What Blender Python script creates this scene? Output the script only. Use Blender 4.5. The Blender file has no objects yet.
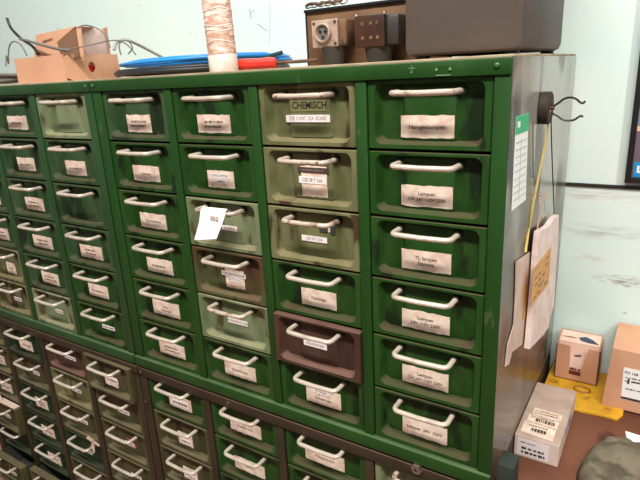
import bpy, bmesh, math, random
from mathutils import Vector, Matrix
R_ = random.Random(7)
Z0 = 1.36                       # floor is z=0; cabinet tops at about 1.38
sc = bpy.context.scene
col = sc.collection

# ------------------------------------------------------------------ camera (solved from the cabinet grid)
CAM = Vector((1.02037, -0.75425, 0.01483 + Z0))
YAW, PIT, ROL, F = 0.576312, -0.300282, -0.052401, 539.205
fwd = Vector((-math.sin(YAW)*math.cos(PIT), math.cos(YAW)*math.cos(PIT), math.sin(PIT)))
rt = Vector((math.cos(YAW), math.sin(YAW), 0)); up = rt.cross(fwd)
rgt = rt*math.cos(ROL) + up*math.sin(ROL); upv = -rt*math.sin(ROL) + up*math.cos(ROL)
cd = bpy.data.cameras.new('camera'); cam = bpy.data.objects.new('camera', cd); col.objects.link(cam)
cam.matrix_world = Matrix(((rgt.x, upv.x, -fwd.x, CAM.x), (rgt.y, upv.y, -fwd.y, CAM.y), (rgt.z, upv.z, -fwd.z, CAM.z), (0, 0, 0, 1)))
cd.sensor_width = 36; cd.lens = 36*F/640; cd.clip_start = 0.02
sc.camera = cam

def at(u, v, y):                 # the point of the sight line through a pixel at depth y
    r = rgt*((u-320)/F) - upv*((v-240)/F) + fwd
    return CAM + r*((y-CAM.y)/r.y)

# ------------------------------------------------------------------ materials
def K(c, k): return None if c is None else tuple(x*k for x in c)
def paint(k, name, c1, c2=None, **kw):
    for n in ('spots', 'dust'):
        if n in kw: kw[n] = K(kw[n], k)
    kw.setdefault('spec', .25)
    return mat(name, K(c1, k), K(c2, k), **kw)
def mat(name, c1, c2=None, rough=.5, metal=0, scale=8, streak=1, bump=0, spots=None, spot_t=.64, spot_scale=30, dust=None, dust_amt=.8, rnd=True, lo=.35, hi=.7, spec=.5, coat=0):
    m = bpy.data.materials.new(name); m.use_nodes = True
    nt = m.node_tree; N = nt.nodes; L = nt.links
    b = N['Principled BSDF']; b.inputs['Roughness'].default_value = rough; b.inputs['Metallic'].default_value = metal
    b.inputs['Specular IOR Level'].default_value = spec
    if coat: b.inputs['Coat Weight'].default_value = coat; b.inputs['Coat Roughness'].default_value = .1
    b.inputs['Base Color'].default_value = (*c1, 1)
    if c2 is None and spots is None and dust is None and not bump: return m
    tc = N.new('ShaderNodeTexCoord'); mp = N.new('ShaderNodeMapping'); L.new(tc.outputs['Object'], mp.inputs['Vector'])
    mp.inputs['Scale'].default_value = (1, 1, 1/streak)
    if rnd:
        oi = N.new('ShaderNodeObjectInfo'); ml = N.new('ShaderNodeMath'); ml.operation = 'MULTIPLY'; ml.inputs[1].default_value = 37
        L.new(oi.outputs['Random'], ml.inputs[0]); L.new(ml.outputs[0], mp.inputs['Location'])
    def noise(s, d=5, dist=0):
        n = N.new('ShaderNodeTexNoise'); n.inputs['Scale'].default_value = s; n.inputs['Detail'].default_value = d; n.inputs['Distortion'].default_value = dist
        L.new(mp.outputs['Vector'], n.inputs['Vector']); return n.outputs['Fac']
    def ramp(src, a, z):
        r = N.new('ShaderNodeMapRange'); r.interpolation_type = 'SMOOTHSTEP'; r.inputs[1].default_value = a; r.inputs[2].default_value = z
        L.new(src, r.inputs[0]); return r.outputs[0]
    def mix(fac, a, bb):
        x = N.new('ShaderNodeMix'); x.data_type = 'RGBA'
        L.new(fac, x.inputs['Factor'])
        for v, i in ((a, 'A'), (bb, 'B')):
            s = [k for k in x.inputs if k.name == i and k.type == 'RGBA'][0]
            if isinstance(v, tuple): s.default_value = (*v, 1)
            else: L.new(v, s)
        return [o for o in x.outputs if o.type == 'RGBA'][0]
    cur = c1
    if c2 is not None: cur = mix(ramp(noise(scale, 6, .3), lo, hi), cur, c2)
    if spots is not None: cur = mix(ramp(noise(spot_scale, 8), spot_t, spot_t+.07), cur, spots)
    if dust is not None:
        g = N.new('ShaderNodeNewGeometry'); sp = N.new('ShaderNodeSeparateXYZ'); L.new(g.outputs['True Normal'], sp.inputs[0])
        d = ramp(sp.outputs['Z'], .2, .55); mm = N.new('ShaderNodeMath'); mm.operation = 'MULTIPLY'
        nn = ramp(noise(22, 5), .2, .75); m2 = N.new('ShaderNodeMath'); m2.operation = 'MULTIPLY_ADD'; m2.inputs[1].default_value = .5; m2.inputs[2].default_value = .5
        L.new(nn, m2.inputs[0]); L.new(d, mm.inputs[0]); L.new(m2.outputs[0], mm.inputs[1])
        m3 = N.new('ShaderNodeMath'); m3.operation = 'MULTIPLY'; m3.inputs[1].default_value = dust_amt; L.new(mm.outputs[0], m3.inputs[0])
        cur = mix(m3.outputs[0], cur, dust)
        rr = N.new('ShaderNodeMath'); rr.operation = 'MULTIPLY_ADD'; rr.inputs[1].default_value = .5; rr.inputs[2].default_value = rough
        L.new(m3.outputs[0], rr.inputs[0]); L.new(rr.outputs[0], b.inputs['Roughness'])
    if not isinstance(cur, tuple): L.new(cur, b.inputs['Base Color'])
    if bump:
        bp = N.new('ShaderNodeBump'); bp.inputs['Strength'].default_value = bump; bp.inputs['Distance'].default_value = .004
        L.new(noise(scale*2.5, 6), bp.inputs['Height']); L.new(bp.outputs[0], b.inputs['Normal'])
    return m
def S(r, g, b):                  # sRGB 0-255 -> linear
    return tuple(((c/255)/12.92 if c/255 <= .04045 else ((c/255+.055)/1.055)**2.4) for c in (r, g, b))

DUST = S(92, 74, 54)
M = {}
M['green'] = paint(0.72, 'green paint', S(30, 72, 20), S(46, 82, 32), rough=.5, scale=24, streak=3, spots=S(24, 44, 18), spot_scale=20, spot_t=.56, dust=DUST, dust_amt=.75)
M['green_dull'] = paint(0.6, 'dull green paint', S(52, 86, 46), S(72, 98, 62), rough=.45, scale=22, streak=3, spots=S(38, 56, 32), spot_scale=18, spot_t=.56, dust=DUST, dust_amt=.7)
M['green_frame'] = paint(0.66, 'green frame paint', S(32, 74, 24), S(40, 84, 32), rough=.48, scale=9, streak=3, spots=S(70, 92, 54), spot_scale=45, spot_t=.66, dust=S(120, 140, 100), dust_amt=.6, rnd=False)
M['green_frame_dull'] = paint(0.55, 'dull green frame paint', S(48, 86, 44), S(58, 96, 54), rough=.42, scale=9, streak=3, spots=S(40, 64, 44), spot_scale=40, spot_t=.7, dust=S(130, 146, 110), dust_amt=.55, rnd=False)
M['olive'] = paint(0.75, 'worn olive paint', S(122, 122, 84), S(92, 98, 60), rough=.55, scale=20, streak=3, spots=S(74, 58, 38), spot_scale=22, spot_t=.55, dust=S(142, 122, 90), dust_amt=.6, bump=.1)
M['olive_pale'] = paint(0.85, 'worn pale green paint', S(128, 138, 104), S(104, 118, 82), rough=.5, scale=18, streak=3, spots=S(84, 76, 52), spot_scale=22, spot_t=.57, dust=S(150, 138, 106), dust_amt=.6, bump=.1)
M['rusty'] = paint(0.65, 'rusted green paint', S(92, 98, 60), S(92, 64, 44), rough=.6, scale=16, streak=4, spots=S(52, 38, 28), spot_scale=24, spot_t=.6, dust=S(130, 96, 74), dust_amt=.6, bump=.15)
M['brown'] = paint(0.65, 'brown primer paint', S(92, 66, 54), S(76, 52, 42), rough=.5, scale=16, streak=3, spots=S(52, 40, 32), spot_scale=24, spot_t=.66, dust=S(150, 112, 98), dust_amt=.6, bump=.1)
M['dark_olive'] = paint(0.7, 'dark olive paint', S(88, 86, 54), S(66, 66, 40), rough=.5, scale=18, streak=3, spots=S(46, 36, 26), spot_scale=20, spot_t=.62, dust=S(130, 116, 88), dust_amt=.6)
M['dark_green'] = paint(0.6, 'dark green paint', S(30, 58, 34), S(36, 66, 40), rough=.45, scale=14, streak=3, spots=S(26, 38, 24), spot_scale=20, spot_t=.64, dust=DUST, dust_amt=.5)
M['brown_frame'] = paint(0.5, 'brown frame paint', S(78, 64, 46), S(64, 52, 38), rough=.5, scale=12, streak=2, spots=S(60, 50, 40), spot_scale=30, spot_t=.66, dust=S(176, 140, 118), dust_amt=.7, rnd=False)
M['side'] = mat('grey side panel', S(186, 186, 176), S(150, 142, 128), spec=.3, rough=.27, metal=.5, scale=5, streak=3, spots=S(100, 86, 68), spot_scale=7, spot_t=.49, rnd=False, lo=.4, hi=.75)  # brown spots: grime, spread wider to stand in for dark reflections
M['inside'] = mat('dark bare steel', S(50, 52, 46), rough=.7)
M['handle'] = mat('light grey handle paint', S(196, 184, 168), S(176, 162, 146), rough=.35, metal=.2, scale=40, lo=.45, hi=.7)
M['handle_worn'] = mat('rust specked handle', S(190, 174, 158), S(136, 106, 88), rough=.45, metal=.2, scale=60, lo=.5, hi=.66, spots=S(96, 62, 44), spot_scale=90, spot_t=.62)
M['collar'] = mat('dark collar', S(64, 74, 58), S(50, 48, 40), rough=.5, metal=.3, scale=50)
M['card'] = paint(1.0, 'yellowed card', S(222, 204, 186), S(206, 178, 160), rough=.8, scale=60, spots=S(120, 96, 80), spot_scale=70, spot_t=.68, lo=.4, hi=.65)
M['strip'] = mat('white label strip', S(228, 218, 216), rough=.6)
M['ink'] = mat('ink', S(62, 50, 46), rough=.7)
M['ink_soft'] = mat('faded ink', S(112, 92, 84), rough=.7)
M['ink_red'] = mat('red ink', S(196, 70, 60), rough=.7)
M['black'] = mat('black plastic', S(22, 22, 24), rough=.45)
M['white'] = mat('white', S(236, 236, 232), rough=.6)
M['rivet'] = mat('rivet', S(48, 92, 56), rough=.4, metal=.2)
M['kraft'] = paint(0.9, 'kraft cardboard', S(214, 164, 132), S(202, 150, 118), rough=.8, scale=12, lo=.3, hi=.8, spots=S(160, 118, 88), spot_scale=26, spot_t=.72)
M['kraft_in_shaded'] = mat('shaded kraft inside', S(118, 86, 64), rough=.9)  # shade of the carton opening put into a darker brown
M['kraft_dark'] = mat('kraft edge', S(120, 84, 60), rough=.9)
M['blue'] = mat('blue cable jacket', S(38, 136, 214), rough=.35)
M['dgrey'] = mat('grey cable jacket', S(110, 106, 100), rough=.5)
M['grey_cable'] = mat('pale grey cable jacket', S(150, 148, 142), rough=.5)
M['blk_cable'] = mat('black cable jacket', S(34, 34, 36), rough=.45)
M['red'] = mat('red plastic', S(206, 50, 36), rough=.3)
M['teal'] = mat('dark teal plastic', S(24, 70, 76), rough=.35)
M['steel'] = mat('steel', S(150, 140, 130), rough=.35, metal=.9)
M['rust_steel'] = mat('rusty steel', S(110, 80, 64), S(70, 52, 44), rough=.6, metal=.3, scale=30)
M['tube'] = paint(1.0, 'torn wrapped paper', S(220, 196, 182), S(190, 148, 126), rough=.75, scale=45, streak=.35, spots=S(238, 226, 218), spot_scale=50, spot_t=.56, lo=.4, hi=.6)
M['tube_white'] = mat('white paper band', S(226, 216, 208), S(206, 190, 180), rough=.7, scale=40)
M['board'] = paint(0.85, 'old brown plywood', S(142, 108, 80), S(112, 82, 60), rough=.65, scale=14, spots=S(84, 64, 50), spot_scale=12, spot_t=.64)
M['bakelite'] = paint(0.6, 'brown bakelite', S(96, 66, 52), S(78, 54, 44), rough=.4, scale=20, spots=S(150, 120, 100), spot_scale=40, spot_t=.74)
M['plate'] = mat('dirty white socket plate', S(184, 160, 146), S(156, 130, 114), rough=.5, scale=50, spots=S(120, 92, 78), spot_scale=60, spot_t=.7)
M['pdark'] = mat('dark grey rubber', S(66, 60, 54), S(52, 46, 42), rough=.55, scale=30)
M['case'] = paint(0.7, 'taupe grey case', S(104, 92, 84), S(96, 86, 78), rough=.5, scale=5)
M['magnet'] = paint(0.5, 'brown rubber', S(84, 70, 62), S(66, 54, 48), rough=.6, scale=60)
M['strap'] = mat('yellow strap', S(216, 192, 112), S(198, 170, 92), rough=.5, scale=80)
M['cord'] = mat('dark cord', S(52, 48, 44), rough=.7)
M['pinkpaper'] = paint(0.95, 'pale pink crumpled paper', S(240, 220, 212), S(222, 198, 188), rough=.55, scale=30, bump=.5)
M['orange'] = mat('orange printed label', S(214, 160, 88), S(196, 138, 70), rough=.6, scale=60)
M['tan_paper'] = paint(0.85, 'tan paper', S(228, 204, 188), S(212, 184, 166), rough=.7, scale=20)
M['sgreen'] = mat('green print', S(60, 176, 120), rough=.5)
M['sgrey'] = mat('grey print', S(176, 184, 180), rough=.6)
M['yellow'] = mat('yellow plastic', S(208, 158, 36), S(182, 130, 30), rough=.4, scale=16, spots=S(150, 104, 24), spot_scale=26, spot_t=.6)
M['lampbox'] = paint(0.72, 'dusty pinkish grey carton', S(208, 182, 166), S(190, 164, 148), rough=.75, scale=20, spots=S(120, 104, 94), spot_scale=20, spot_t=.72)
M['lampbox_w'] = mat('pale carton', S(214, 192, 180), S(198, 174, 162), rough=.7, scale=20)
M['blueprint'] = mat('blue print', S(70, 96, 150), rough=.6)
M['navy'] = mat('navy print', S(58, 66, 88), rough=.5)
M['maroon'] = mat('maroon print', S(92, 40, 38), rough=.5)
M['skin_print'] = mat('pale pink print', S(236, 206, 190), S(228, 190, 172), rough=.5, scale=25)
M['rag'] = paint(0.7, 'grey green dusty cloth', S(128, 118, 98), S(100, 92, 76), rough=.75, scale=22, bump=1, spots=S(92, 84, 68), spot_scale=20, spot_t=.55)
M['table'] = paint(0.95, 'red brown table top', S(118, 76, 56), S(98, 60, 46), rough=.45, scale=7, spots=S(74, 44, 38), spot_scale=10, spot_t=.64)
M['block'] = paint(0.6, 'dark green grey metal', S(58, 66, 60), S(46, 52, 48), rough=.5, scale=20)
M['chalk'] = mat('chipped paint', S(96, 122, 80), rough=.7)
M['sprint1'] = mat('print slate', S(120, 138, 158), rough=.35)
M['sprint2'] = mat('print mauve', S(112, 98, 106), S(96, 84, 96), rough=.35, scale=5)
M['sprint3'] = mat('print peach', S(236, 190, 150), rough=.35)
M['sprint4'] = mat('print blue', S(30, 140, 200), rough=.35)
M['floor'] = mat('reddish brown floor', S(150, 104, 86), S(128, 86, 70), rough=.6, scale=3, rnd=False)
M['trim'] = mat('dark wall strip', S(40, 34, 32), rough=.6)

# ------------------------------------------------------------------ mesh builder
class MB:
    def __init__(s): s.bm = bmesh.new()
    def box(s, x0, x1, y0, y1, z0, z1, mi=0, bev=0, mtx=None):
        b = bmesh.new(); bmesh.ops.create_cube(b, size=1)
        for v in b.verts:
            v.co = Vector(((x0+x1)/2 + v.co.x*(x1-x0), (y0+y1)/2 + v.co.y*(y1-y0), (z0+z1)/2 + v.co.z*(z1-z0)))
        if bev: bmesh.ops.bevel(b, geom=b.edges[:], offset=bev, segments=2, affect='EDGES', profile=.5)
        s.merge(b, mi, mtx)
    def merge(s, b, mi=None, mtx=None):
        if mtx is not None: b.transform(mtx)
        vs = [s.bm.verts.new(v.co) for v in b.verts]; b.verts.index_update()
        for f in b.faces:
            try: nf = s.bm.faces.new([vs[v.index] for v in f.verts])
            except ValueError: continue
            nf.material_index = f.material_index if mi is None else mi
        b.free()
    def loft(s, loops, mi=0, cap0=False, cap1=False, closed=True):
        rows = [[s.bm.verts.new(p) for p in lp] for lp in loops]
        n = len(rows[0])
        for a, b in zip(rows, rows[1:]):
            for i in range(n if closed else n-1):
                f = s.bm.faces.new((a[i], a[(i+1) % n], b[(i+1) % n], b[i])); f.material_index = mi
        if cap0: f = s.bm.faces.new(rows[0][::-1]); f.material_index = mi
        if cap1: f = s.bm.faces.new(rows[-1]); f.material_index = mi
    def tube(s, pts, r, n=8, mi=0, closed=False, smooth_it=0):
        pts = [Vector(p) for p in pts]
        for _ in range(smooth_it):
            q = []
            m = len(pts)
            for i in range(m if closed else m-1):
                a, b = pts[i], pts[(i+1) % m]; q += [a*.75+b*.25, a*.25+b*.75]
            if not closed: q = [pts[0]] + q + [pts[-1]]
            pts = q
        m = len(pts); loops = []; ref = None
        for i, p in enumerate(pts):
            t = (pts[(i+1) % m]-pts[i-1]) if closed else (pts[min(i+1, m-1)]-pts[max(i-1, 0)])
            t.normalize()
            if ref is None: ref = t.orthogonal().normalized()
            ref = (ref - t*ref.dot(t)).normalized(); bi = t.cross(ref)
            rr = r[i] if isinstance(r, (list, tuple)) else r
            loops.append([p + ref*rr*math.cos(2*math.pi*k/n) + bi*rr*math.sin(2*math.pi*k/n) for k in range(n)])
        if closed: loops.append(loops[0])
        s.loft(loops, mi, not closed, not closed)
    def lathe(s, prof, mtx=None, n=24, mi=0):      # profile (r, z) around local z
        b = bmesh.new(); rows = []
        for r, z in prof: rows.append([b.verts.new((r*math.cos(2*math.pi*k/n), r*math.sin(2*math.pi*k/n), z)) for k in range(n)])
        for a, c in zip(rows, rows[1:]):
            for i in range(n): b.faces.new((a[i], a[(i+1) % n], c[(i+1) % n], c[i]))
        b.faces.new(rows[0][::-1]); b.faces.new(rows[-1])
        s.merge(b, mi, mtx)
    def poly(s, pts, thick, mi=0):                 # a polygon with a small thickness vector
        a = [Vector(p) for p in pts]; b = [p + Vector(thick) for p in a]
        s.loft([a, b], mi, True, True)
    def text(s, body, size, mtx, mi=0, bold=0, sx=1):
        cu = bpy.data.curves.new('t', 'FONT'); cu.body = body; cu.size = size; cu.align_x = 'CENTER'; cu.align_y = 'CENTER'
        cu.extrude = .0001; cu.offset = bold; cu.resolution_u = 2
        o = bpy.data.objects.new('t', cu); col.objects.link(o)
        dg = bpy.context.evaluated_depsgraph_get(); me = o.evaluated_get(dg).to_mesh()
        b = bmesh.new(); b.from_mesh(me); o.evaluated_get(dg).to_mesh_clear()
        bpy.data.objects.remove(o); bpy.data.curves.remove(cu)
        b.transform(Matrix.Diagonal((sx, 1, 1, 1)))
        s.merge(b, mi, mtx)
    def mesh(s, name, mats, smooth=35):
        bmesh.ops.recalc_face_normals(s.bm, faces=s.bm.faces[:])
        me = bpy.data.meshes.new(name); s.bm.to_mesh(me); s.bm.free()
        for m in mats: me.materials.append(m)
        if smooth:
            for p in me.polygons: p.use_smooth = True
            me.set_sharp_from_angle(angle=math.radians(smooth))
        return me
    def build(s, name, mats, parent=None, loc=(0, 0, 0), rot=(0, 0, 0), smooth=35):
        if not isinstance(mats, (list, tuple)): mats = [mats]
        return link(name, s.mesh(name, mats, smooth), parent, loc, rot)
def link(name, me, parent=None, loc=(0, 0, 0), rot=(0, 0, 0)):
    o = bpy.data.objects.new(name, me); col.objects.link(o); o.location = loc; o.rotation_euler = rot
    if parent: o.parent = parent
    return o
def tag(o, label, cat, group=None, kind=None):
    o['label'] = label; o['category'] = cat
    if group: o['group'] = group
    if kind: o['kind'] = kind
    return o
def thing(name, label, cat, loc=(0, 0, 0), rz=0, group=None):
    o = bpy.data.objects.new(name, None); col.objects.link(o); o.location = loc; o.rotation_euler = (0, 0, rz); o.empty_display_size = .05
    return tag(o, label, cat, group)
def struct(name, mb, m):
    o = mb.build(name, m, smooth=0); o['kind'] = 'structure'; return o
FRONT = Matrix.Rotation(math.pi/2, 4, 'X')          # text plane -> facing -y
def FT(x, y, z, tilt=0): return Matrix.Translation((x, y, z)) @ Matrix.Rotation(tilt, 4, 'Y') @ FRONT
SIDE = Matrix.Rotation(math.pi/2, 4, 'Z') @ FRONT    # text plane -> facing +x

# ------------------------------------------------------------------ the room
WY = .55
wm = mat('mint wall paint', S(214, 236, 230), S(224, 236, 230), rough=.55, scale=2.2, streak=.4, lo=.3, hi=.75, spots=S(208, 212, 200), spot_scale=6, spot_t=.68, rnd=False, bump=.03)
def stain_or_reflection(m, c, rx, rz, colr, amt, sc_, side=False):  # colour patch: smudges on the wall, painted reflections and grime on the side panel
    nt = m.node_tree; N = nt.nodes; L = nt.links; b = N['Principled BSDF']; old = b.inputs['Base Color'].links[0].from_socket
    g = N.new('ShaderNodeTexCoord'); mp = N.new('ShaderNodeMapping'); L.new(g.outputs['Object'], mp.inputs['Vector'])
    mp.inputs['Location'].default_value = (0, -c.y/rx, -c.z/rz) if side else (-c.x/rx, 0, -c.z/rz); mp.inputs['Scale'].default_value = (0, 1/rx, 1/rz) if side else (1/rx, 0, 1/rz)
    ln = N.new('ShaderNodeVectorMath'); ln.operation = 'LENGTH'; L.new(mp.outputs[0], ln.inputs[0])
    r1 = N.new('ShaderNodeMapRange'); r1.inputs[1].default_value = 1; r1.inputs[2].default_value = .5 if side else .2; L.new(ln.outputs['Value'], r1.inputs[0])
    nz = N.new('ShaderNodeTexNoise'); nz.inputs['Scale'].default_value = sc_; nz.inputs['Detail'].default_value = 8; L.new(mp.outputs[0], nz.inputs['Vector'])
    r2 = N.new('ShaderNodeMapRange'); r2.inputs[1].default_value = .30 if side else .42; r2.inputs[2].default_value = .5 if side else .62; L.new(nz.outputs['Fac'], r2.inputs[0])
    mu = N.new('ShaderNodeMath'); mu.operation = 'MULTIPLY'; L.new(r1.outputs[0], mu.inputs[0]); L.new(r2.outputs[0], mu.inputs[1])
    m2 = N.new('ShaderNodeMath'); m2.operation = 'MULTIPLY'; m2.inputs[1].default_value = amt; L.new(mu.outputs[0], m2.inputs[0])
    x = N.new('ShaderNodeMix'); x.data_type = 'RGBA'; L.new(m2.outputs[0], x.inputs['Factor'])
    ra = [k for k in x.inputs if k.type == 'RGBA']; L.new(old, ra[0]); ra[1].default_value = (*colr, 1)
    L.new([o for o in x.outputs if o.type == 'RGBA'][0], b.inputs['Base Color'])
stain_or_reflection(wm, at(625, 281, WY), .075, .016, S(120, 104, 104), .75, 3)
stain_or_reflection(wm, at(627, 286, WY), .012, .005, S(50, 44, 44), .9, 4)
stain_or_reflection(wm, at(605, 232, WY), .12, .022, S(176, 182, 176), .8, 2)
stain_or_reflection(wm, at(625, 313, WY), .006, .004, S(70, 64, 62), .9, 4)
stain_or_reflection(wm, at(595, 195, WY), .14, .018, S(196, 190, 184), .8, 3)
stain_or_reflection(M['side'], Vector((0, .10, .655-.33)), .16, .26, S(66, 54, 44), .9, 1.6, True)  # side panel patches: dark reflections and grime, both painted into the colour
stain_or_reflection(M['side'], Vector((0, .02, .655-.10)), .05, .16, S(74, 62, 52), .9, 2.5, True)
stain_or_reflection(M['side'], Vector((0, .28, .655-.56)), .60, .30, S(92, 78, 60), .8, 1.5, True)
m = MB(); m.box(-4.5, 3.0, WY, WY+.15, 0, 4.0); struct('wall_back', m, wm)
m = MB()
for (u, v), (u2, v2), r_ in (((249, 9), (251, 19), .0012), ((251, 13), (254, 10), .001), ((257, 24), (267, 31), .001), ((270, 2), (269, 44), .0006)):
    m.tube([at(u, v, WY-.0002), at((u+u2)/2+.6, (v+v2)/2, WY-.0002), at(u2, v2, WY-.0002)], r_*.7, 5)
o = m.build('trim_2', M['ink_soft'], smooth=0); o['kind'] = 'structure'; o['label'] = 'scuff marks and a hairline crack on the wall'
m = MB(); m.box(-4.5, 3.0, -3.5, WY+.15, -.1, 0); struct('floor', m, M['floor'])
m = MB(); m.box(.6, 3.0, WY-.005, WY, Z0-.2535, Z0-.2480); m.box(.6, 3.0, WY-.002, WY, Z0-.2555, Z0-.2535)
struct('trim_1', m, M['trim'])

# ------------------------------------------------------------------ drawers
DW, DH, PX, PZ = .1883, .1013, .21, .10547
def rrect(a, zt, zb, r, y, seg=5):
    pts = []
    for cx, cz, a0 in ((a-r, zt-r, 0), (-a+r, zt-r, 90), (-a+r, zb+r, 180), (a-r, zb+r, 270)):
        for k in range(seg+1):
            t = math.radians(a0+90*k/seg); pts.append(Vector((cx+r*math.cos(t), y, cz+r*math.sin(t))))
    return pts
def drawer_mesh():
    m = MB(); a = DW/2
    L = [rrect(a, 0, -DH, .002, .0205), rrect(a, 0, -DH, .002, .0012), rrect(a-.001, -.001, -DH+.001, .002, 0),
         rrect(.0835, -.0045, -.0945, .013, 0), rrect(.0825, -.0055, -.0937, .012, .0015), rrect(.0785, -.0080, -.0905, .011, .0140), rrect(.077, -.0095, -.0890, .010, .0160)]
    m.loft(L, 0, False, True)
    m.loft([rrect(.0425, -.0095, -.0885, .003, .0159), rrect(.0400, -.0120, -.0880, .003, .0135)], 0, False, True)   # pressed panel
    # the tray behind the front
    m.box(-.087, -.0858, .0205, .40, -DH+.006, -.014, 1); m.box(.0858, .087, .0205, .40, -DH+.006, -.014, 1)
    m.box(-.087, .087, .0205, .40, -DH+.004, -DH+.0052, 1); m.box(-.087, .087, .3988, .40, -DH+.006, -.014, 1)
    return m.mesh('drawer_front', [M['green'], M['inside']])
def handle_mesh():
    m = MB(); p = []; hw, yb, r = .047, -.0240, .0105
    p.append((-hw, .0190, 0)); p.append((-hw, yb+r, 0))
    for k in range(1, 6):
        t = math.pi/2*k/6; p.append((-hw+r-r*math.cos(t), yb+r-r*math.sin(t), 0))
    p.append((-hw+r, yb, 0)); p.append((0, yb-.0006, -.0006)); p.append((hw-r, yb, 0))
    for k in range(1, 6):
        t = math.pi/2*k/6; p.append((hw-r+r*math.sin(t), yb+r-r*math.cos(t), 0))
    p += [(hw, yb+r, 0), (hw, .0190, 0)]
    m.tube(p, .0043, 10, 0)
    for s in (-1, 1):
        m.lathe([(.0045, 0), (.0078, .0005), (.0078, .003), (.0062, .0065), (.0045, .007)], Matrix.Translation((s*hw, .0162, 0)) @ Matrix.Rotation(math.pi/2, 4, 'X'), 12, 1)
    return m.mesh('handle', [M['handle'], M['collar']])
DM, HM = drawer_mesh(), handle_mesh()

def scribble(m, x0, x1, z, y, h, mi, rng):          # faded printing too small to read
    x = x0
    while x < x1:
        w = rng.uniform(.003, .009); w = min(w, x1-x)
        hh = h*rng.uniform(.7, 1.1); m.box(x, x+w, y-.0003, y, z-hh/2, z+hh/2, mi); x += w+rng.uniform(.0012, .003)
def card(parent, rng, lines=None, w=.083, h=.034, cx=-.004, zc=-.0670, tilt=0, strip=None, soft=False, bare=False, black=None, y=.0128):
    """label card in the drawer's own frame; strip = white strip(s) stuck on it [(text, dx, dz, w)]"""
    if not bare and w > .055 and lines is None or (lines and soft): w *= 1.18; cx -= .003
    m = MB(); pts = []
    n = 9
    if not bare:
        top = [(-w/2+w*k/n, h/2 + rng.uniform(-.0012, .0006)) for k in range(n+1)]
        bot = [(w/2-w*k/n, -h/2 + rng.uniform(-.0008, .0012)) for k in range(n+1)]
        pts = [Vector((x, 0, z)) for x, z in top+bot]
        m.poly(pts, (0, .0006, 0), 0)
        m.box(-w/2+.001, -w/2+.0035, -.0008, .0002, -h/2+.002, h/2-.002, 0)       # folded edge
        if lines is None:
            for z in ((.004, -.005) if rng.random() < .5 else (-.001,)):
                scribble(m, -w*rng.uniform(.25, .36), w*rng.uniform(.2, .36), z, -.0002, .0042, 3, rng)
        else:
            k = len(lines)
            for i, (t, sz) in enumerate(lines):
                m.text(t, sz, FT(0, -.0003, ((k-1)/2-i)*.0092-.0005), 3 if soft else 2, .00005)
    for t, dx, dz, sw, sh in (strip or []):
        m.box(dx-sw/2, dx+sw/2, -.0009, -.0002, dz-sh/2, dz+sh/2, 1)
        if t: m.text(t, sh*.75, FT(dx, -.0010, dz), 3, 0, .78)
        else: scribble(m, dx-sw*.42, dx+sw*.42, dz, -.0009, sh*.45, 3, rng)
    for t, dx, dz, sw, sh in (black or []):
        m.box(dx-sw/2, dx+sw/2, -.0009, -.0002, dz-sh/2, dz+sh/2, 2)
        scribble(m, dx-sw*.36, dx+sw*.36, dz, -.0009, sh*.3, 3, rng)
    o = m.build('label_card', [M['card'], M['strip'], M['ink'], M['ink_soft'], M['ink_red']], parent, (cx, y, zc), (0, tilt, 0), smooth=0)
    return o
def drawer(cab, x, y, z, paint, rng, hnd='handle', name_label=None, tilt=0, **cardkw):
    d = link('drawer', DM, cab, (x, y, z), (0, tilt, 0))
    d.material_slots[0].link = 'OBJECT'; d.material_slots[0].material = M[paint]
    if name_label: d['label'] = name_label
    h = link('handle', HM, d, (0, 0, -.0185))
    if hnd != 'handle':
        h.material_slots[0].link = 'OBJECT'; h.material_slots[0].material = M[hnd]; h['label'] = 'rust specked handle'
    if cardkw.get('none'): return d
    card(d, rng, **cardkw)
    return d
def cabinet(name, label, x0, x1, ztop, zbot, first_x, row_z, rows, recess, frame_m, body_m, rail_t, rail_b, prot, pitch, group, depth=.54):
    """Empty at the base of the unit; children in unit coordinates with z measured like the world minus the base"""
    t = thing(name, label, 'drawer cabinet', (x0, 0, zbot), 0, group)
    def zz(z): return z-zbot
    yb = depth; H = ztop-zbot; W = x1-x0
    m = MB(); th = .002
    m.box(0, th, .0, yb, 0, H); m.box(W-th, W, .0, yb, 0, H); m.box(th, W-th, yb-th, yb, 0, H)
    m.box(th, W-th, 0.0, yb-th, H-th, H); m.box(th, W-th, .0, yb-th, 0, th)
    for c in range(1, 4):
        xm = first_x-x0 - (pitch-DW)/2 + c*pitch; m.box(xm-.001, xm+.001, .02, yb-th, th, H-th)
    m.build('body', body_m, t, smooth=0)
    m = MB(); pr = -.003
    edges = [0]
    for c in range(4):
        a = first_x-x0+c*pitch-.0012; edges += [a, a+DW+.0024]
    edges.append(W)
    for i in range(0, 10, 2):
        a, b = edges[i], edges[i+1]
        if b-a > .001:
            m.box(a, b, pr, -.0002, .001, H-.001, 0, .0012)
            m.box(max(a, .0025), min(b, W-.0025), -.0002, .02, .0025, H-.0025, 0)
    dz_bot = zz(row_z-(rows-1)*PZ-DH) if recess == 0 else zz(row_z-(rows-1)*.1065-DH)
    m.box(0, W, pr-.003, -.0002, zz(rail_t), H, 0, .0015); m.box(.0025, W-.0025, -.0002, .02, zz(rail_t), H-.0025, 0)
    zt_ = min(dz_bot-.0012, zz(rail_b)+.03); m.box(0, W, pr-prot, -.0002, zz(rail_b), zt_, 0, .0015); m.box(.0025, W-.0025, -.0002, .02, zz(rail_b)+.0025, zt_, 0)
    m.build('front_frame', frame_m, t)
    return t, zz
rngc = random.Random(3)
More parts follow.
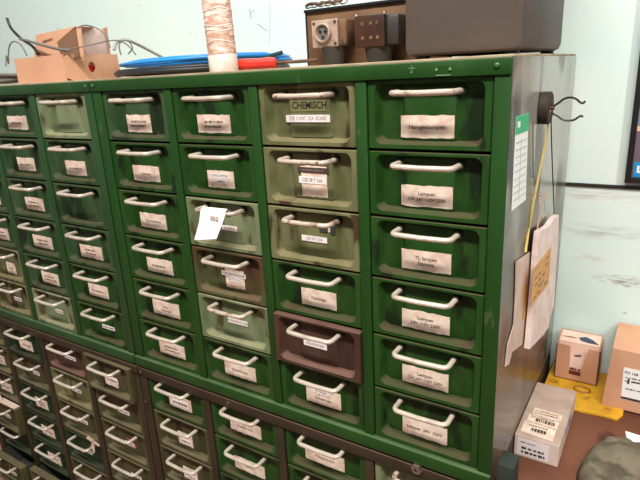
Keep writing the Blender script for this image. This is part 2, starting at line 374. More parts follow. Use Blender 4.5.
# ---- upper right cabinet
G = 'steel drawer cabinets'
RX0, RX1 = -.0295, .842
UT, UB = Z0+.0225, Z0-.655
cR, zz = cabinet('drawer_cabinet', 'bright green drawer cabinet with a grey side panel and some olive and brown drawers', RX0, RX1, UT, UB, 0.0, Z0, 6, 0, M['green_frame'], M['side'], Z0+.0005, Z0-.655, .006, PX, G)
c3 = [[('Halogenlampen', .0092)], [('Lampen', .0088), ('12V 24V 110V 220V', .0076)], [('TL lampen', .0088), ('Starters', .0088)], [('Lampen', .0088), ('24V 110V 220V', .0082)],
      [('Lampen', .0088), ('12V 24V 110V 220V', .0076)], [('Lampen  24V  220V', .0082)]]
def dx_(c): return c*PX + DW/2 - RX0
for r in range(6):
    drawer(cR, dx_(3), 0, zz(Z0-r*PZ), 'green', rngc, 'handle_worn' if r == 0 else 'handle', lines=c3[r], tilt=0, zc=-.0690)
    rngc.random()
cur = {}
for c, r, paint, h, kw in [
    (2, 0, 'olive', 'handle_worn', dict(bare=True, strip=[('CEE CONT. 32A  ROND', .000, .010, .088, .0120)])),
    (2, 1, 'olive', 'handle_worn', dict(w=.052, h=.054, zc=-.058, cx=.002, lines=[], strip=[('CEE 3P-T 16A', -.003, .002, .056, .0120)], black=[('', -.001, .0195, .063, .0095)])),
    (2, 2, 'olive', 'handle_worn', dict(bare=True, strip=[('CEE 5P-T 32A', 0, .010, .054, .0105)])),
    (2, 3, 'green', 'handle', dict(lines=[('Kabeltjes', .0088)], w=.076, cx=-.002)),
    (2, 4, 'brown', 'handle', dict(bare=True, strip=[('ZEKERINGEN', -.004, .014, .052, .0115)])),
    (2, 5, 'green', 'handle', dict(lines=[('', .008), ('Diversen', .0105)], w=.080, h=.036, strip=[('DIVERSEN', -.004, .011, .036, .0105)])),
    (1, 0, 'green', 'handle', dict(w=.070)), (1, 1, 'green', 'handle', dict(w=.068, lines=[], strip=[('SLANGKLEMMEN', -.002, .007, .048, .010), ('NIPPELS', .002, -.004, .030, .009)])),
    (1, 2, 'olive_pale', 'handle_worn', dict(bare=True, strip=[('KLEMMEN', .010, .008, .040, .0105)])),
    (1, 3, 'rusty', 'handle', dict(w=.050, h=.040, zc=-.062, cx=.006, lines=[], strip=[('AARDLEKSCHAKELAAR', -.002, .010, .064, .0095), ('AUTOMAAT', .000, -.001, .028, .009)])),
    (1, 4, 'olive_pale', 'handle_worn', dict(bare=True, strip=[('ADEREINDHULZEN', .006, .014, .054, .011)])),
    (1, 5, 'green', 'handle', dict(w=.074, lines=[('Kabelschoen', .0088)], soft=True)),
    (0, 0, 'green_dull', 'handle', dict(w=.062, h=.036)), (0, 1, 'green', 'handle', dict(w=.070, lines=[('Lampen', .0085)], soft=True)),
    (0, 2, 'green', 'handle', dict(w=.070, lines=[('Contactdozen', .0085)], soft=True)), (0, 3, 'green', 'handle', dict(w=.070)),
    (0, 4, 'green', 'handle', dict(w=.074, h=.036, lines=[('Accu', .0085), ('Batterijen', .0085)], soft=True)), (0, 5, 'green', 'handle', dict(w=.072))]:
    nl = {'olive': 'worn olive drawer with dark scuffs', 'brown': 'brown drawer sticking out a little', 'olive_pale': 'pale worn green drawer', 'rusty': 'rust streaked olive drawer'}.get(paint)
    y = -.010 if paint == 'brown' else 0
    cur[(c, r)] = drawer(cR, dx_(c), y, zz(Z0-r*PZ), paint, rngc, h, nl, tilt=math.radians(.6) if paint == 'brown' else 0, **kw)
# hand lettering on the first olive drawer, its two drawers' missing chips
m = MB(); m.box(-.036, .034, .0126, .0134, -.0455, -.0275, 1)
m.text('CHEMISCH', .0165, FT(0, .0125, -.036, 0), 0, .0003, .86)
o = m.build('hand_lettering', [M['black'], mat('olive patch', S(110, 108, 66), rough=.6)], cur[(2, 0)], smooth=0); o['label'] = 'black hand-painted word CHEMISCH'
m = MB(); m.box(.008, .024, .0118, .0136, -.0415, -.0300, 0); m.box(.026, .030, .0118, .0136, -.0405, -.0310, 1); m.box(.031, .040, .0118, .0136, -.0440, -.0280, 0)
m.build('catch_plate', [M['inside'], M['card']], cur[(2, 2)], smooth=0)
# rivets, brass plate and chipped marks on the top rail
def rivets(t, pts, r=.0042, mm='rivet'):
    for x, z in pts:
        m = MB(); m.lathe([(r, 0), (r, .001), (r*.8, .0022), (r*.3, .003)], Matrix.Translation((x, -.0058, z)) @ Matrix.Rotation(math.pi/2, 4, 'X'), 10)
        m.build('rivet', M[mm], t)
rivets(cR, [(RX1-RX0-.019, zz(Z0+.0125)), (.0095, zz(Z0+.012)), (.010, zz(UB+.012))])
px0 = at(436, 70, -.006); px1 = at(451, 69, -.006)
m = MB(); zc = zz(px0.z)-.0015; xa = px0.x-RX0; xb = px1.x-RX0
m.box(xa, xb, -.0068, -.0058, zc-.0065, zc-.0048, 1); m.box(xa+.004, xb-.004, -.0068, -.0058, zc-.004, zc+.006, 0)
for s in (xa+.001, xb-.001): m.lathe([(.0022, 0), (.0022, .0016)], Matrix.Translation((s, -.006, zc+.002)) @ Matrix.Rotation(math.pi/2, 4, 'X'), 8, 1)
m.build('name_plate', [M['green'], M['chalk']], cR, smooth=0)
pm = at(412, 69, -.006); m = MB(); ax = pm.x-RX0; az = zz(pm.z)
m.box(ax-.0006, ax+.0006, -.0065, -.0059, az-.006, az+.005); m.box(ax-.005, ax+.005, -.0065, -.0059, az+.0005, az+.0018); m.box(ax-.003, ax-.0005, -.0065, -.0059, az-.005, az-.0038)
m.build('chipped_mark', M['chalk'], cR, smooth=0)
# dusty top sheet
def top_sheet(t, W, H, mm):
    m = MB(); m.box(.0005, W-.0005, .0005, .535, H, H+.0035, 0, .0008); m.build('top_sheet', mm, t)
dusty = mat('dusty top', S(150, 130, 104), S(176, 158, 130), rough=.85, scale=14, rnd=False)
top_sheet(cR, RX1-RX0, UT-UB, dusty)

# ---- upper left cabinet
LX0, LX1 = -.905, -.0345
cL, zz = cabinet('drawer_cabinet', 'dull green drawer cabinet on the upper left, standing left of the bright green one', LX0, LX1, UT, UB, -.0595-DW-3*PX, Z0, 6, 0, M['green_frame_dull'], M['green_frame_dull'], Z0+.0005, Z0-.655, .006, PX, G)
lx = lambda k: -.0595-DW/2-k*PX-LX0
spec = {(0, 0): ('olive_pale', dict(none=True)), (0, 2): ('green_dull', dict(none=True)), (0, 5): ('green', dict(bare=True, strip=[('', .012, .006, .050, .0105)])),
        (1, 5): ('olive_pale', dict(bare=True, strip=[('', .008, .008, .034, .0100)])), (2, 5): ('olive', dict(bare=True, strip=[('', .008, .006, .040, .0105)])),
        (2, 4): ('olive', dict(w=.046, h=.034, cx=.006))}
for k in range(4):
    for r in range(6):
        paint, kw = spec.get((k, r), ('green_dull' if r < 4 or k > 0 else 'green', dict(w=R_.choice([.066, .070, .074]), soft=True)))
        nl = {'olive': 'worn olive drawer', 'olive_pale': 'pale worn grey-green drawer'}.get(paint)
        drawer(cL, lx(k), 0, zz(Z0-r*PZ), paint, rngc, 'handle', nl, **kw)
rivets(cL, [(LX1-LX0-.010, zz(Z0+.012)), (LX1-LX0-.010, zz(UB+.012))])
top_sheet(cL, LX1-LX0, UT-UB, dusty)

# ---- the two lower cabinets (brown frames, drawers set back a little)
BT = Z0-.662
LZ = Z0-.6745; LP = .1065; REC = .001
def lower(x0, x1, fx, label):
    return cabinet('drawer_cabinet', label, x0, x1, BT, 0.0, fx, LZ, 6, REC, M['brown_frame'], M['brown_frame'], Z0-.6855, .02, .004, PX, G)
cBR, zz = lower(-.0305, .8415, .091-DW/2, 'brown framed drawer cabinet carrying the bright green cabinet, lower right')
xr = lambda c: .091+c*PX+.0305
low = {(0, 0): ('green', dict(w=.076, h=.034, lines=[], strip=[('', .000, -.002, .056, .016)])), (0, 1): ('dark_olive', dict(w=.050, h=.036, strip=[('', .002, -.006, .036, .012)], lines=[])), (0, 2): ('dark_olive', dict(w=.050, h=.036, strip=[('', .004, -.008, .030, .010)])),
       (1, 0): ('green', dict(w=.076, lines=[('Kabelbinders', .0085)], soft=True)), (1, 1): ('green', dict(w=.076, lines=[('Klemmen', .0085)], soft=True)),
       (2, 0): ('green', dict(w=.080, lines=[('Wandcontact', .0085)], soft=True)), (3, 0): ('olive_pale', dict(none=True))}
for c in range(4):
    for r in range(6):
        paint, kw = low.get((c, r), (R_.choice(['green', 'dark_green', 'dark_olive']), dict(w=.070, soft=True)))
        nl = {'olive_pale': 'pale green drawer with rust spots', 'dark_olive': 'dark olive drawer'}.get(paint)
        drawer(cBR, xr(c), REC, zz(LZ-r*LP), paint, rngc, 'handle_worn' if (c, r) == (3, 0) else 'handle', nl, **kw)
pn = at(416, 470, -.012)
m = MB(); m.lathe([(.011, 0), (.011, .004), (.0085, .004), (.0085, .008), (.004, .0085), (.004, .004)], Matrix.Translation((pn.x+.0305, -.006, pn.z)) @ Matrix.Rotation(math.pi/2, 4, 'X'), 6)
o = m.build('lock_nut', M['steel'], cBR)
o['label'] = 'rusty steel nut on the brown rail'
rivets(cBR, [(.30, zz(Z0-.672)), (.012, zz(Z0-.674)), (.012, zz(Z0-.76))], .004, 'rust_steel')
cBL, zz = lower(-.906, -.0340, -.150-DW/2-3*PX, 'brown framed drawer cabinet on the lower left with a few drawers pulled open')
xl = lambda k: -.150-k*PX+.906
low = {(0, 0): ('dark_olive', dict(w=.052, h=.030, lines=[], strip=[('', .006, .004, .046, .013)]), .016), (0, 1): ('dark_olive', dict(bare=True, strip=[('', .006, .004, .046, .012)]), 0),
       (0, 2): ('dark_olive', dict(bare=True, strip=[('', .008, .006, .040, .012)]), 0), (0, 3): ('dark_olive', dict(bare=True, strip=[('', .010, .004, .044, .010)]), 0),
       (1, 0): ('brown', dict(bare=True, strip=[('', .008, .010, .052, .011)]), 0), (1, 1): ('olive', dict(bare=True, strip=[('', .006, .008, .044, .011)]), 0), (1, 2): ('dark_olive', dict(bare=True, strip=[('', .006, .008, .044, .012)]), 0),
       (1, 3): ('dark_green', dict(bare=True, strip=[('', .004, .004, .03, .012)]), 0), (1, 4): ('dark_olive', dict(none=True), 0),
       (2, 0): ('dark_green', dict(w=.060, h=.034, soft=True), .006), (2, 1): ('dark_olive', dict(bare=True, strip=[('', .008, .008, .036, .012)]), 0), (2, 2): ('dark_green', dict(w=.056, soft=True), 0),
       (2, 3): ('dark_green', dict(w=.060, soft=True), 0), (2, 4): ('dark_green', dict(w=.060, soft=True), 0), (2, 5): ('dark_olive', dict(none=True), .035),
       (3, 3): ('dark_olive', dict(bare=True, strip=[('', .006, .008, .036, .012)]), .022), (3, 4): ('dark_green', dict(none=True), 0), (3, 5): ('dark_olive', dict(bare=True, strip=[('', .004, .004, .044, .012)]), .05)}
dl = {}
for k in range(4):
    for r in range(6):
        paint, kw, pull = low.get((k, r), (R_.choice(['dark_green', 'dark_olive']), dict(w=.060, soft=True), 0))
        nl = 'drawer pulled a little way out' if pull else {'brown': 'brown drawer', 'olive': 'worn pale olive drawer', 'dark_olive': 'dark olive drawer'}.get(paint)
        dl[(k, r)] = drawer(cBL, xl(k), REC-pull, zz(LZ-r*LP), paint, rngc, 'handle', nl, **kw)
# red strip stuck on one low drawer
m = MB(); m.poly([(-.012, 0, .012), (.014, 0, .006), (.030, 0, -.006), (.006, 0, .000)], (0, .0005, 0)); o = m.build('red_sticker', M['ink_red'], dl[(0, 2)], (.004, .012, -.055), smooth=0)

# ------------------------------------------------------------------ note, cardboard and tag lying on/in drawers
d = cur[(1, 2)]
nx = PX+DW/2
m = MB()
def note_pt(u, v, y): return at(u, v, y)
prof = [(201, 209, -.0285), (200.5, 211.5, -.031), (199, 222, -.034), (196.5, 232, -.038), (194.3, 240, -.044)]
prof2 = [(225.5, 211.5, -.0285), (225.5, 214, -.031), (222, 225, -.034), (219, 232, -.038), (216.5, 239, -.044)]
A = [at(*p) for p in prof]; B = [at(*p) for p in prof2]
m.loft([[a.lerp(b, t/4) for t in range(5)] for a, b in zip(A, B)], 0, closed=False)
# part folded over the handle bar
m.loft([[A[0].lerp(B[0], t/4) for t in range(5)], [A[0].lerp(B[0], t/4)+Vector((0, .006, .0035)) for t in range(5)], [A[0].lerp(B[0], t/4)+Vector((0, .012, .000)) for t in range(5)], [A[0].lerp(B[0], t/4)+Vector((0, .013, -.015)) for t in range(5)]], 0, closed=False)
tl = (A[1].lerp(B[1], .62) + A[2].lerp(B[2], .62))/2
m.text('302', .0140, FT(tl.x, tl.y-.0012, tl.z-.001, math.radians(4)), 1, .0001)
tag(m.build('paper_note', [M['strip'], M['ink_soft']], smooth=40), 'white paper note numbered 302 folded over a drawer handle', 'note')
m = MB()
bx, by, bz = -.78, -.012, LZ-3*LP+.004
zf = LZ-3*LP
m.poly([(bx-.07, -.0205, zf+.0008), (bx+.086, -.0205, zf+.0008), (bx+.088, -.0010, zf+.0008), (bx-.07, -.0010, zf+.0008)], (0, 0, .002))
m.poly([(bx-.07, -.0215, zf+.0010), (bx+.030, -.0215, zf+.0010), (bx+.004, -.0165, zf+.020), (bx-.012, -.0130, zf+.034), (bx-.07, -.0130, zf+.036)], (0, .002, 0))
tag(m.build('cardboard_piece', M['tan_paper'], smooth=0), 'torn pinkish cardboard piece sticking out of a low pulled drawer', 'cardboard')
m = MB(); p = at(91, 444, -.022); p2 = at(96, 450, -.022)
for (a, b_) in (((87, 437), (99, 446)), ((88, 452), (93, 440)), ((92, 440), (94, 453))):
    q0, q1 = at(*a, -.012), at(*b_, -.020); w = Vector((.006, 0, .006)); m.poly([q0-w, q1-w*.6, q1+w*.6, q0+w], (0, .001, 0))
tag(m.build('crumpled_tag', M['tan_paper'], smooth=0), 'crumpled tan paper tag tied to a low dark green drawer handle', 'tag')

# ------------------------------------------------------------------ things on top of the cabinets
TOP = UT+.0037
def boxopen(m, x0, x1, y0, y1, z0, z1, t=.003, mi=0, mi_in=1):
    m.box(x0, x1, y0, y0+t, z0, z1, mi); m.box(x0, x1, y1-t, y1, z0, z1, mi); m.box(x0, x0+t, y0+t, y1-t, z0, z1, mi); m.box(x1-t, x1, y0+t, y1-t, z0, z1, mi); m.box(x0+t, x1-t, y0+t, y1-t, z0, z0+t, mi_in)
# cardboard tray with a finger hole
tr = thing('cardboard_tray', 'shallow brown cardboard tray with a round finger hole, on the left cabinet', 'box', (-.29, .12, TOP))
tx0, tx1, ty0, ty1, tz = -.103, .100, -.070, .085, .060
m = MB(); t = .003
m.box(tx0, tx1, ty0, ty0+t, 0, tz, 0); m.box(tx0, tx1, ty1-t, ty1, 0, tz, 0); m.box(tx0, tx0+t, ty0+t, ty1-t, 0, tz, 0); m.box(tx0+t, tx1-t-.001, ty0+t, ty1-t, 0, t, 1)
# right wall with a hole
hy, hz, hr = .005, .030, .0125; n = 24
def sq(k, x):
    a = 2*math.pi*(k+.5)/n; c, s = math.cos(a), math.sin(a); q = 1/max(abs(c), abs(s))
    yy = hy + c*q*((ty1-t-hy) if c > 0 else (hy-ty0-t)); zc_ = hz + s*q*((tz-hz) if s > 0 else hz)
    return Vector((x, yy, zc_))
ring = lambda x: [Vector((x, hy+hr*.8*math.cos(2*math.pi*(k+.5)/n), hz+hr*math.sin(2*math.pi*(k+.5)/n))) for k in range(n)]
m.loft([[sq(k, tx1-t) for k in range(n)], [sq(k, tx1) for k in range(n)], ring(tx1), ring(tx1-t), [sq(k, tx1-t) for k in range(n)]], 0)
m.build('tray', [M['kraft'], M['kraft_in_shaded']], tr, smooth=0)
# red thing seen in the hole
m = MB(); m.box(-.235, -.205, .08, .17, TOP+.004, TOP+.036, 0, .003); tag(m.build('red_packet', M['red']), 'red packet inside the cardboard tray, seen through its finger hole', 'packet')
# open carton lying on the tray
cb = thing('open_carton', 'small open kraft carton with a white flap, lying in the cardboard tray', 'box', (-.28, .13, TOP+.055), 0)
P = lambda u, v, y: at(u, v, y) - Vector((-.28, .13, TOP+.055))
m = MB()
a0, a1, a2, a3 = P(33, 48, .09), P(36, 35, .09), P(76, 27, .09), P(57, 42, .09)
m.poly([P(34, 60, .08), P(36, 35, .085), P(75, 26.5, .09), P(57, 42, .085), P(62, 60, .08)], (-.012, .06, .002), 0)
m.poly([P(62, 60, .079), P(57, 42, .084), P(75, 27.5, .089), P(80, 60, .079)], (-.001, .002, 0), 1)  # dark opening: interior shade painted as a darker panel
m.poly([P(76, 26, .092), P(80, 28, .092), P(83, 60, .083), P(79, 60, .083)], (0, .004, 0), 0)
m.build('body', [M['kraft'], M['kraft_in_shaded']], cb, smooth=0)
m = MB(); m.poly([P(80, 27.5, .125), P(102, 29, .170), P(107, 58, .185), P(83, 60, .128)], (0, .004, 0), 0); o = m.build('flap', M['lampbox_w'], cb, smooth=0); o['label'] = 'white inner flap'
m = MB(); m.poly([P(102, 29, .174), P(106, 27, .184), P(110, 58, .197), P(107, 59, .189)], (0, .003, 0), 0); o = m.build('flap', M['kraft'], cb, smooth=0)
m = MB(); m.poly([P(42, 41, .083), P(52, 38, .0845), P(52, 40, .0843), P(43, 43, .0828)], (0, .0012, 0)); m.build('tape_patch', M['kraft_dark'], cb, smooth=0)
# cables
def cable(name, pts, r, m_, label, cat='cable', closed=False, it=2, group=None):
    m = MB(); m.tube([at(*p) if len(p) == 3 else p for p in pts], r, 8, 0, closed, it)
    return tag(m.build(name, m_, smooth=60), label, cat, group)
cable('twin_cable', [(7, 18, .10), (10, 27, .10), (16, 34, .095), (24, 41, .09), (33, 46, .075), (38, 54, .07)], .0035, M['blk_cable'], 'dark twin cable with bared ends sticking up behind the cardboard tray')
cable('grey_cable', [(20, 39, .072), (27, 40.5, .066), (42, 45, .062), (60, 49.5, .060), (70, 50.5, .062)], .0034, M['dgrey'], 'thick grey cable draped over the open carton and tray')
cable('thin_wire', [(27, 56, .10), (22, 45, .10), (13, 40, .10), (8, 48, .10), (9, 68, .10), (6, 52, .09), (6, 66, .06)], .0018, M['dgrey'], 'thin grey wire looping up left of the cardboard tray', 'wire')
cable('steel_wire', [(77, 28, .07), (85, 24.5, .075), (98, 28, .08), (107, 36, .085), (110, 48, .09)], .0015, M['dgrey'], 'springy thin wire arching over the white carton flap', 'wire')
cable('spring_wire', [(62, 50.5, .060), (82, 47, .07), (95, 44, .085), (112, 40, .10), (122, 41, .12), (130, 47, .14), (136, 55, .15)], .0014, M['dgrey'], 'thin springy wire running right from the open carton', 'wire')
cable('bent_cable', [(114, 50, .12), (116, 42, .13), (124, 39, .14), (131, 41, .15), (145, 48, .20), (162, 57, .24)], .0035, M['grey_cable'], 'pale grey bent cable behind the blue cable coil')
cable('loop_wire', [(121, 55, .15), (118, 44, .15), (126, 38, .16), (134, 48, .17), (128, 54, .16)], .0016, M['dgrey'], 'small loop of wire above the left end of the blue coil', 'wire')
def coil(name, cx, cy, z0, R, n, r, m_, label, sq_=1.0, jit=.012, seed=1, a0=0, wob=.004):
    rg = random.Random(seed); m = MB(); pts = []
    N = 28*n
    for i in range(N):
        a = 2*math.pi*i/28+a0; lap = i//28
        f = i/28
        rr = R*(1 + .06*math.sin(f*1.7+seed)) + jit*math.sin(2.3*f+a*.5)
        z = z0 + r + (f/n)*r*2*n*.42 + wob*math.sin(a*2+f) + wob
        pts.append(Vector((cx+rr*math.cos(a), cy+rr*sq_*math.sin(a), z)))
    m.tube(pts, r, 7); return tag(m.build(name, m_, smooth=60), label, 'cable coil')
coil('black_cable_coil', .030, .265, TOP, .215, 2, .0055, M['blk_cable'], 'flat black cable coil lying under the blue cable coil', .85, .01, 2, 0, .0008)
coil('blue_cable_coil', .050, .290, TOP+.0185, .212, 4, .0036, M['blue'], 'bright blue cable coil on top of the cabinets behind the wrapped tube', .8, .020, 4, 0, .0010)
coil('grey_wire_coil', -.60, .20, TOP, .105, 6, .0042, M['dgrey'], 'dark grey wire coil at the left end, beside the cardboard tray', .9, .008, 5)
# wrapped tube
t_ = thing('wrapped_tube', 'tall cardboard tube wrapped in torn pinkish paper, standing upright on the right cabinet', 'tube', (.272, .085, TOP)); t_.rotation_euler = (0, math.radians(-1.6), 0)
m = MB(); m.lathe([(.026, .024), (.0275, .030), (.0272, .10), (.0262, .2), (.0258, .40), (.022, .401)], n=32); m.build('tube', M['tube'], t_)
m = MB(); m.lathe([(.0275, 0), (.0282, .001), (.0282, .030), (.0278, .031), (.026, .031)], n=32); m.build('end_band', M['tube_white'], t_)
rg = random.Random(9)
for z in (.055, .075, .083, .112, .136, .150):
    m = MB(); m.tube([((.0278-.006*z)*math.cos(a), (.0278-.006*z)*math.sin(a), z+.002*math.sin(a*3+z*90)) for a in [2*math.pi*k/20 for k in range(20)]], .0011, 5, 0, True); m.build('tape_ridge', M['tube_white'], t_)
# screwdriver and pen
sd0, sd1 = at(238, 64, .115), at(280, 60.5, .135)
sdr = thing('screwdriver', 'screwdriver with a translucent red handle lying right of the wrapped tube', 'screwdriver', (sd0.x, sd0.y, TOP+.0115), math.atan2(sd1.y-sd0.y, sd1.x-sd0.x))
XR = Matrix.Rotation(math.pi/2, 4, 'Y')
m = MB(); m.lathe([(.006, 0), (.011, .004), (.0115, .02), (.010, .045), (.0115, .07), (.010, .080), (.006, .084)], XR, 10); m.build('grip', M['red'], sdr)
m = MB(); m.lathe([(.0032, .083), (.0032, .160), (.0045, .166), (.001, .170)], XR, 10); m.build('blade', M['rust_steel'], sdr)
pn0, pn1 = at(266, 57, .17), at(282, 52.5, .175)
m = MB(); m.tube([(pn0.x-.02, pn0.y, TOP+.006), pn0.lerp(pn1, .2), pn1], .0042, 10); tag(m.build('marker_pen', M['teal']), 'dark teal pen propped up behind the red screwdriver', 'pen')
# socket board
by = .30
bl, br = at(309, 64, by), at(420, 58, by)
bd = thing('socket_board', 'old brown plywood board with two sockets, standing left of the grey case', 'socket board', (bl.x, by, TOP))
W_, H_ = br.x-bl.x+.06, .113
m = MB(); m.box(0, W_, 0, .018, 0, H_, 0, .0015); m.build('board', M['board'], bd)
m = MB(); m.box(-.003, W_, -.006, .020, H_, H_+.006, 0, .001); m.box(-.003, 0, -.001, .019, 0, H_, 0); m.build('dark_edging', M['black'], bd)
def sock_local(u, v, y): q = at(u, v, y); return Vector((q.x-bl.x, q.y-by, q.z-TOP))
# left: round socket on white square plate
c0 = sock_local(324.5, 33.5, by-.052)
m = MB(); m.box(c0.x-.019, c0.x+.047, -.045, 0, c0.z-.0255, c0.z+.0255, 0, .006); m.build('socket_housing', M['board'], bd)
m = MB(); m.box(c0.x-.031, c0.x+.031, -.052, -.045, c0.z-.0265, c0.z+.0265, 0, .002)
RX = Matrix.Rotation(math.pi/2, 4, 'X')
for a, b_ in ((-.025, .0205), (.025, -.0205), (.025, .0205)): m.lathe([(.003, 0), (.003, .0012)], Matrix.Translation((c0.x+a, -.052, c0.z+b_)) @ RX, 8, 1)
o = m.build('socket_plate', [M['plate'], M['pdark']], bd); o['label'] = 'dirty white square socket plate'
m = MB(); m.lathe([(.0195, .0002), (.0195, .006), (.0175, .008), (.0160, .008), (.0145, .0022), (.001, .0020)], Matrix.Translation((c0.x-.002, -.052, c0.z+.001)) @ RX, 24, 0); m.lathe([(.0143, .0024), (.001, .0026)], Matrix.Translation((c0.x-.002, -.052, c0.z+.001)) @ RX, 24, 2); 
for a, b_ in ((-.006, .004), (.006, .004), (0, -.007)): m.lathe([(.0028, 0), (.0028, .003)], Matrix.Translation((c0.x-.002+a, -.0545, c0.z+b_)) @ RX, 8, 1)
m.build('socket_ring', [M['plate'], M['black'], M['dgrey']], bd)
m = MB(); m.lathe([(.020, 0), (.027, c0.z-.026)], Matrix.Translation((c0.x+.008, -.030, .001)) @ Matrix.Scale(.85, 4, (0, 1, 0)), 20); m.build('cable_gland', M['pdark'], bd)
# right: brown square socket
c1 = sock_local(369, 31, by-.060)
m = MB(); m.box(c1.x-.024, c1.x+.058, -.050, 0, c1.z-.028, c1.z+.028, 0, .007); o = m.build('socket_housing', M['pdark'], bd)
m = MB(); m.box(c1.x-.033, c1.x+.033, -.060, -.050, c1.z-.030, c1.z+.030, 0, .004)
for a in (-.014, .004, .018):
    for b_ in (-.012, .014): m.lathe([(.0034, 0), (.0034, .0010), (.002, .0010)], Matrix.Translation((c1.x+a, -.060, c1.z+b_)) @ RX, 10, 1)
o = m.build('socket_plate', [M['bakelite'], M['board']], bd); o['label'] = 'brown square socket plate with pale screw heads'
for s in (-1, 1):
    m = MB(); m.lathe([(.005, 0), (.004, .004)], Matrix.Translation((c1.x+s*.030, -.054, c1.z+.0285)), 8); m.build('screw', M['steel'], bd)
m = MB(); m.lathe([(.024, 0), (.030, c1.z-.029)], Matrix.Translation((c1.x+.008, -.032, .001)) @ Matrix.Scale(.85, 4, (0, 1, 0)), 20); m.build('cable_gland', M['pdark'], bd)
# things on the socket board's top: rusty pliers-like wire links and a black bar
zt = TOP+H_+.0085
chain = cable('rusty_chain', [(306, 6, by+.004), (312, 3, by+.002), (318, 5, by), (326, 2, by+.004), (334, 3, by), (342, 0, by+.004)], .003, M['rust_steel'], 'short rusty chain with metal rings lying on the left top edge of the socket board', 'chain')
for u in (308, 314, 321, 328, 335, 343):
    p = at(u, 3.5, by); m = MB(); m.tube([(p.x+.008*math.cos(a), by+.003+.004*math.sin(a*1), zt+.006+.005*math.sin(a)) for a in [2*math.pi*k/14 for k in range(14)]], .0018, 6, 0, True)
    m.build('ring', M['steel'], chain, smooth=60)
# grey case
cs = thing('equipment_case', 'big taupe grey equipment case with rounded lower edges on top of the bright green cabinet', 'case', (.754, .215, TOP))
m = MB(); m.box(-.0925, .0855, -.155, .155, .005, .34, 0, .012); m.build('shell', M['case'], cs)
for x in (-.07, .065):
    for y in (-.13, .13):
        m = MB(); m.lathe([(.012, 0), (.011, .006)], Matrix.Translation((x, y, 0)), 12); m.build('foot', M['black'], cs)

# ------------------------------------------------------------------ things on the grey side panel
SX = .842
m = MB()
cz = Z0-.058
hk = thing('wall_hook', 'round brown hook with two black curved wire prongs on the grey side panel', 'hook', (SX+.0003, .200, cz))
YX = Matrix.Rotation(math.pi/2, 4, 'Y')
m = MB(); m.lathe([(.023, 0), (.026, .001), (.026, .0140), (.024, .0155), (.008, .0155), (.007, .014)], YX, 28); m.build('disc', M['magnet'], hk)
m = MB(); m.lathe([(.0032, .0145), (.0032, .020), (.002, .021)], YX, 12); m.build('hub', M['rust_steel'], hk)
b0 = Vector((SX, .200, cz))
for side, pts in ((1, [(551, 110), (554, 105.5), (558, 103.5), (563, 99), (570, 97), (576, 98.5), (580, 102.5), (583, 103.3), (585, 101)]), (-1, [(551, 110), (553, 114), (557, 115.5), (562, 119.5), (568, 120.8), (574, 120), (579, 116.5), (581, 115.6), (583, 117)])):
    m = MB(); m.tube([at(u, v, .200)-b0 for u, v in pts], .0018, 7, 0, False, 1); m.build('prong', M['black'], hk)
# sticker
m = MB(); q = [Vector((SX+.0004, y, Z0+z)) for y, z in ((.030, -.056), (.108, -.058), (.126, -.195), (.034, -.191))]
def qp(s, t): return (q[0].lerp(q[1], s)).lerp(q[3].lerp(q[2], s), t)
def quad(s0, s1, t0, t1, mi, off): m.poly([qp(s0, t0)+Vector((off, 0, 0)), qp(s1, t0)+Vector((off, 0, 0)), qp(s1, t1)+Vector((off, 0, 0)), qp(s0, t1)+Vector((off, 0, 0))], (.0004, 0, 0), mi)
quad(0, 1, 0, 1, 0, 0); quad(0, 1, 0, .19, 1, .0004); quad(.12, .3, .06, .12, 0, .0008)
for k in range(9): quad(.08, .92, .27+k*.078, .283+k*.078, 2, .0004)
quad(.45, .47, .24, .95, 2, .0004)
tag(m.build('notice_sheet', [M['white'], M['sgreen'], M['sgrey']], smooth=0), 'white printed notice with a green heading stuck on the grey side panel', 'notice')
# hanging strap, cord and papers
def sx(u, v, x):
    r = rgt*((u-320)/F) - upv*((v-240)/F) + fwd
    return CAM + r*((x-CAM.x)/r.x)
s0 = at(550, 111, .200)
m = MB()
pp = [at(550, 110, .198), at(546, 140, .196), at(540, 170, .19), at(534, 200, .182), at(529, 228, .172), sx(525.5, 252, SX+.006)]
m.loft([[p+Vector((-.0017, 0, 0)), p+Vector((.0017, -.0006, 0)), p+Vector((.0017, .0008, 0)), p+Vector((-.0017, .0008, 0))] for p in pp], 0, True, True)
tag(m.build('yellow_strap', M['strap']), 'narrow yellow strap hanging from the brown hook down to the papers', 'strap')
tag_c = [at(551, 112, .203), at(551.5, 140, .205), at(552.5, 170, .23), at(553.5, 195, .30), sx(554, 214, SX+.006)]
m = MB(); m.tube(tag_c, .0011, 6, 0, False, 1); tag(m.build('cord', M['cord']), 'thin dark cord hanging from the hook to the paper bag', 'cord')
m = MB(); m.tube([sx(533, 122, SX+.003), sx(533, 150, SX+.002), sx(533, 178, SX+.002)], .0009, 6); tag(m.build('dark_thread', M['cord']), 'short dark thread hanging straight below the brown disc', 'thread')
